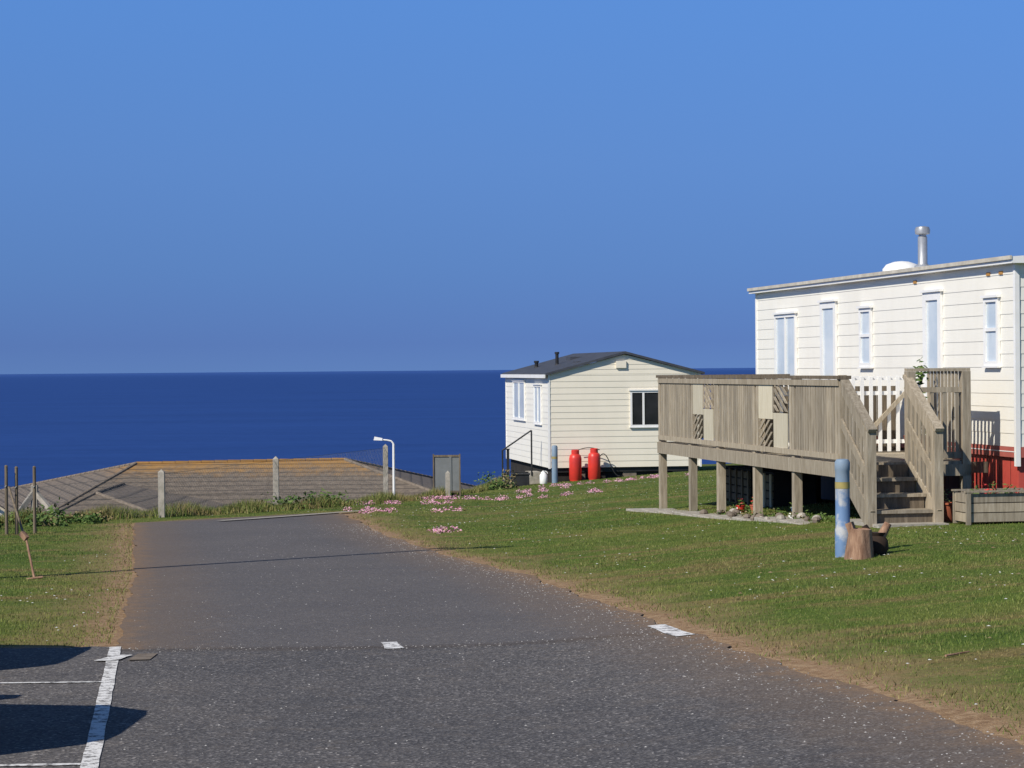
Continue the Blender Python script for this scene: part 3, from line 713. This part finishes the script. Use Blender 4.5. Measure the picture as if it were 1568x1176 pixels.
mb.build('street_lamp',smooth_=True)
nb=empty('notice_board',(-1.4,48.6,-2.6)); mb=MB(); z=g(-1.4,48.6)+.06
mb.box(-1.67,-1.14,48.6,48.62,z+.04,z+.80,'greypanel')
for xx in(-1.70,-1.14): mb.box(xx,xx+.03,48.58,48.64,z-.2,z+.84,'wood_dk')
mb.box(-1.67,-1.14,48.585,48.599,z+.78,z+.82,'wood_dk'); mb.box(-1.67,-1.14,48.585,48.599,z+.02,z+.06,'wood_dk'); mb.box(-1.35,-1.3,48.585,48.599,z+.06,z+.78,'greypanel'); mb.build('board',nb)
x,y=-1.37,48.2; z=g(x,y); mb=MB(); mb.box(x-.05,x+.05,y-.04,y+.04,z-.1,z+.5,'concrete'); mb.poly([(x-.05,y-.04,z+.5),(x+.05,y-.04,z+.5),(x+.05,y+.04,z+.5),(x-.05,y+.04,z+.5),(x,y,z+.56)],[(0,1,4),(1,2,4),(2,3,4),(3,0,4)],'concrete'); mb.build('marker_post',bevel=.006)
# ---------------------------------------------------------------- house below the cliff edge
hs=empty('tiled_roof_house',(-8,66,-8))
A=(-10.7,65,-2.58);B=(-4.77,65,-2.52);E=-3.95
F=(-12.67,60,E);Rr_=(-.31,61,E);Lb=(-17.4,75,E);Bb=(-1,76,E)
mb=MB(); mb.poly([A,B,Rr_,F,Lb,Bb],[(0,3,2,1),(0,4,3),(1,2,5),(0,1,5,4)],'tiles')
mb.poly([(p[0],p[1],p[2]-.12) for p in(F,Rr_,Bb,Lb)],[(0,1,2,3)],'fascia')
P=(-10.5,57.5,-3.02);Q=(-10.6,62.2,-3.02); l0=(-11.5,54.8,-3.62);r0=(-8.0,54.8,-3.62);l1=(-12.9,62,-3.9);r1=(-7.6,62,-3.6)
mb.poly([P,Q,l0,r0,l1,r1],[(0,2,3),(0,3,5,1),(0,1,4,2)],'tiles')
mb.build('roof',hs)
mb=MB()
for a,b in((A,B),(A,F),(B,Rr_),(A,Lb),(B,Bb),(P,l0),(P,r0),(P,Q)):
    a=Vector(a);b=Vector(b);n=int((b-a).length/.35); rd=(a-Vector(A)).length<.1 and (b-Vector(B)).length<.1
    for i in range(n):
        p=a.lerp(b,i/n);q=a.lerp(b,(i+.97)/n); mb.cyl(p,q,.06,'tiles' if rd else 'hiptile',.052,8)
mb.build('ridge_tiles',hs)
mb=MB(); mb.poly([(-12.3,60.5,-9),(-.9,61.5,-9),(-1.5,75.5,-9),(-16.8,74.6,-9),(-12.3,60.5,E-.13),(-.9,61.5,E-.13),(-1.5,75.5,E-.13),(-16.8,74.6,E-.13)],[(0,1,5,4),(1,2,6,5),(2,3,7,6),(3,0,4,7)],'fascia')
mb.box(-11.3,-8.2,55.2,60.8,-9,-3.75,'fascia'); mb.box(-6,-4.5,60.8,60.95,-6.2,-4.8,'pane_dk'); mb.build('walls',hs)
# ---------------------------------------------------------------- utility pole (left of view)
x,y=-7.6,20.3; z=g(x,y); mb=MB(); mb.cyl((x,y,z-.3),(x,y,z+8.6),.075,'wood_dk',.05,14); mb.box(x-.5,x+.5,y-.05,y+.05,z+8.2,z+8.3,'wood_dk')
for q in(-.4,0,.4): mb.rev((x+q,y,z+8.3),[(.03,0),(.045,.05),(.02,.1),(.02,.12)],'white',10)
mb.build('utility_pole')
# ---------------------------------------------------------------- parked cars (noses just left of the view)
def car(nx,cy,mat):
    z=g(nx-1.5,cy); e=empty('parked_car',(nx-2,cy,z)); mb=MB()
    st=[(0,.42,.45,.86),(-.06,.60,.32,.97),(-.35,.80,.25,1.02),(-1.1,.88,.25,1.08),(-1.35,.89,.25,1.1),(-3.3,.89,.25,1.12),(-3.9,.86,.3,1.1),(-4.1,.76,.4,1.0)]
    V=[]
    for (x,w,a,b) in st:
        V+=[(nx+x,cy+s*ww,z+h) for s,ww,h in((-1,w*.95,a),(-1,w,a+.12),(-1,w,b-.14),(-1,w*.92,b-.03),(-1,w*.6,b),(1,w*.6,b),(1,w*.92,b-.03),(1,w,b-.14),(1,w,a+.12),(1,w*.95,a))]
    k=10;Fc=[]
    for i in range(len(st)-1):
        for j in range(k): Fc.append((i*k+j,i*k+(j+1)%k,(i+1)*k+(j+1)%k,(i+1)*k+j))
    Fc+= [tuple(range(k)),tuple((len(st)-1)*k+j for j in range(k))]
    mb.poly(V,Fc,mat); mb.build('body',e,smooth_=True)
    mb=MB(); cb=[(-1.15,.76,1.08,1.09),(-1.9,.66,1.1,1.66),(-3.4,.66,1.1,1.68),(-4.0,.72,1.05,1.12)]
    V=[]
    for(x,w,a,b) in cb: V+=[(nx+x,cy-.78,z+a),(nx+x,cy-w,z+b),(nx+x,cy+w,z+b),(nx+x,cy+.78,z+a)]
    mb.poly(V,[(i*4+j,i*4+j+1,(i+1)*4+j+1,(i+1)*4+j) for i in range(3) for j in range(3)],'pane_dk'); mb.build('glass',e)
    mb=MB(); mb.box(nx-3.42,nx-1.88,cy-.67,cy+.67,z+1.675,z+1.71,mat); mb.build('roof_panel',e,bevel=.015)
    mb=MB()
    for xx in(-.8,-3.3):
        for s in(-1,1): mb.cyl((nx+xx,cy+s*.68,z+.35),(nx+xx,cy+s*.91,z+.35),.35,'rubber',n=24); mb.cyl((nx+xx,cy+s*.7,z+.35),(nx+xx,cy+s*.92,z+.35),.21,'metal',n=16)
    for s in(-1,1): mb.box(nx-.16,nx-.07,cy+s*.45-.12,cy+s*.45+.12,z+.7,z+.84,'pane'); mb.box(nx-1.3,nx-1.15,cy+s*.97-.08,cy+s*.97+.08,z+1.1,z+1.24,mat)
    mb.build('wheels_and_lamps',e)
car(-2.70,10.8,'car1'); car(-3.64,14.3,'car2')
# ---------------------------------------------------------------- camera
cam=bpy.data.cameras.new('camera'); co=bpy.data.objects.new('camera',cam); scene.collection.objects.link(co)
cam.lens=36*3500/1568; cam.sensor_width=36; cam.clip_start=.1; cam.clip_end=1e6
co.matrix_world=Matrix.Rotation(R(90-.36),4,'X')@Matrix.Rotation(R(-.49),4,'Z')
scene.camera=co
# ---------------------------------------------------------------- light
EL=R(40); dv=Vector((math.cos(R(45))*math.cos(EL),math.sin(R(45))*math.cos(EL),-math.sin(EL)))
sl=bpy.data.lights.new('sun','SUN'); sl.energy=4.9; sl.angle=R(.5); sl.color=(1,.94,.85)
so=bpy.data.objects.new('sun',sl); so.rotation_euler=dv.to_track_quat('-Z','Y').to_euler(); so.location=(-20,-20,25); scene.collection.objects.link(so)
w=bpy.data.worlds.new('World'); scene.world=w; w.use_nodes=True; nt=w.node_tree; bg=nt.nodes['Background']
sk=N(nt,'ShaderNodeTexSky',sky_type='NISHITA'); sk.sun_disc=False; sk.sun_elevation=EL; sk.sun_rotation=R(225)
sk.altitude=0; sk.air_density=1.0; sk.dust_density=0.0; sk.ozone_density=4.0
tc=N(nt,'ShaderNodeTexCoord'); va=N(nt,'ShaderNodeVectorMath',operation='ADD'); va.inputs[1].default_value=(0,0,.28)
vn=N(nt,'ShaderNodeVectorMath',operation='NORMALIZE')
nt.links.new(tc.outputs['Generated'],va.inputs[0]); nt.links.new(va.outputs[0],vn.inputs[0]); nt.links.new(vn.outputs[0],sk.inputs['Vector'])
# haze/absorption by elevation on top of the physical sky
sep=N(nt,'ShaderNodeSeparateXYZ'); nt.links.new(tc.outputs['Generated'],sep.inputs[0])
h=.5
atm=ramp(nt,sep.outputs['Z'],[(0,(.70*h,.76*h,1.0*h)),(.012,(.66*h,.72*h,1.0*h)),(.045,(.76*h,.92*h,1.2*h)),(.09,(.90*h,1.13*h,1.46*h)),(.17,(1.0*h,1.42*h,1.88*h)),(.5,(.75*h,.85*h,.95*h))])
col=mix(nt,1.0,sk.outputs['Color'],atm,'MULTIPLY')
gain=N(nt,'ShaderNodeVectorMath',operation='SCALE'); gain.inputs['Scale'].default_value=1.333
nt.links.new(col,gain.inputs[0]); nt.links.new(gain.outputs[0],bg.inputs['Color']); bg.inputs['Strength'].default_value=.15
vs=scene.view_settings; vs.view_transform='Standard'; vs.look='None'; vs.exposure=0; vs.gamma=1
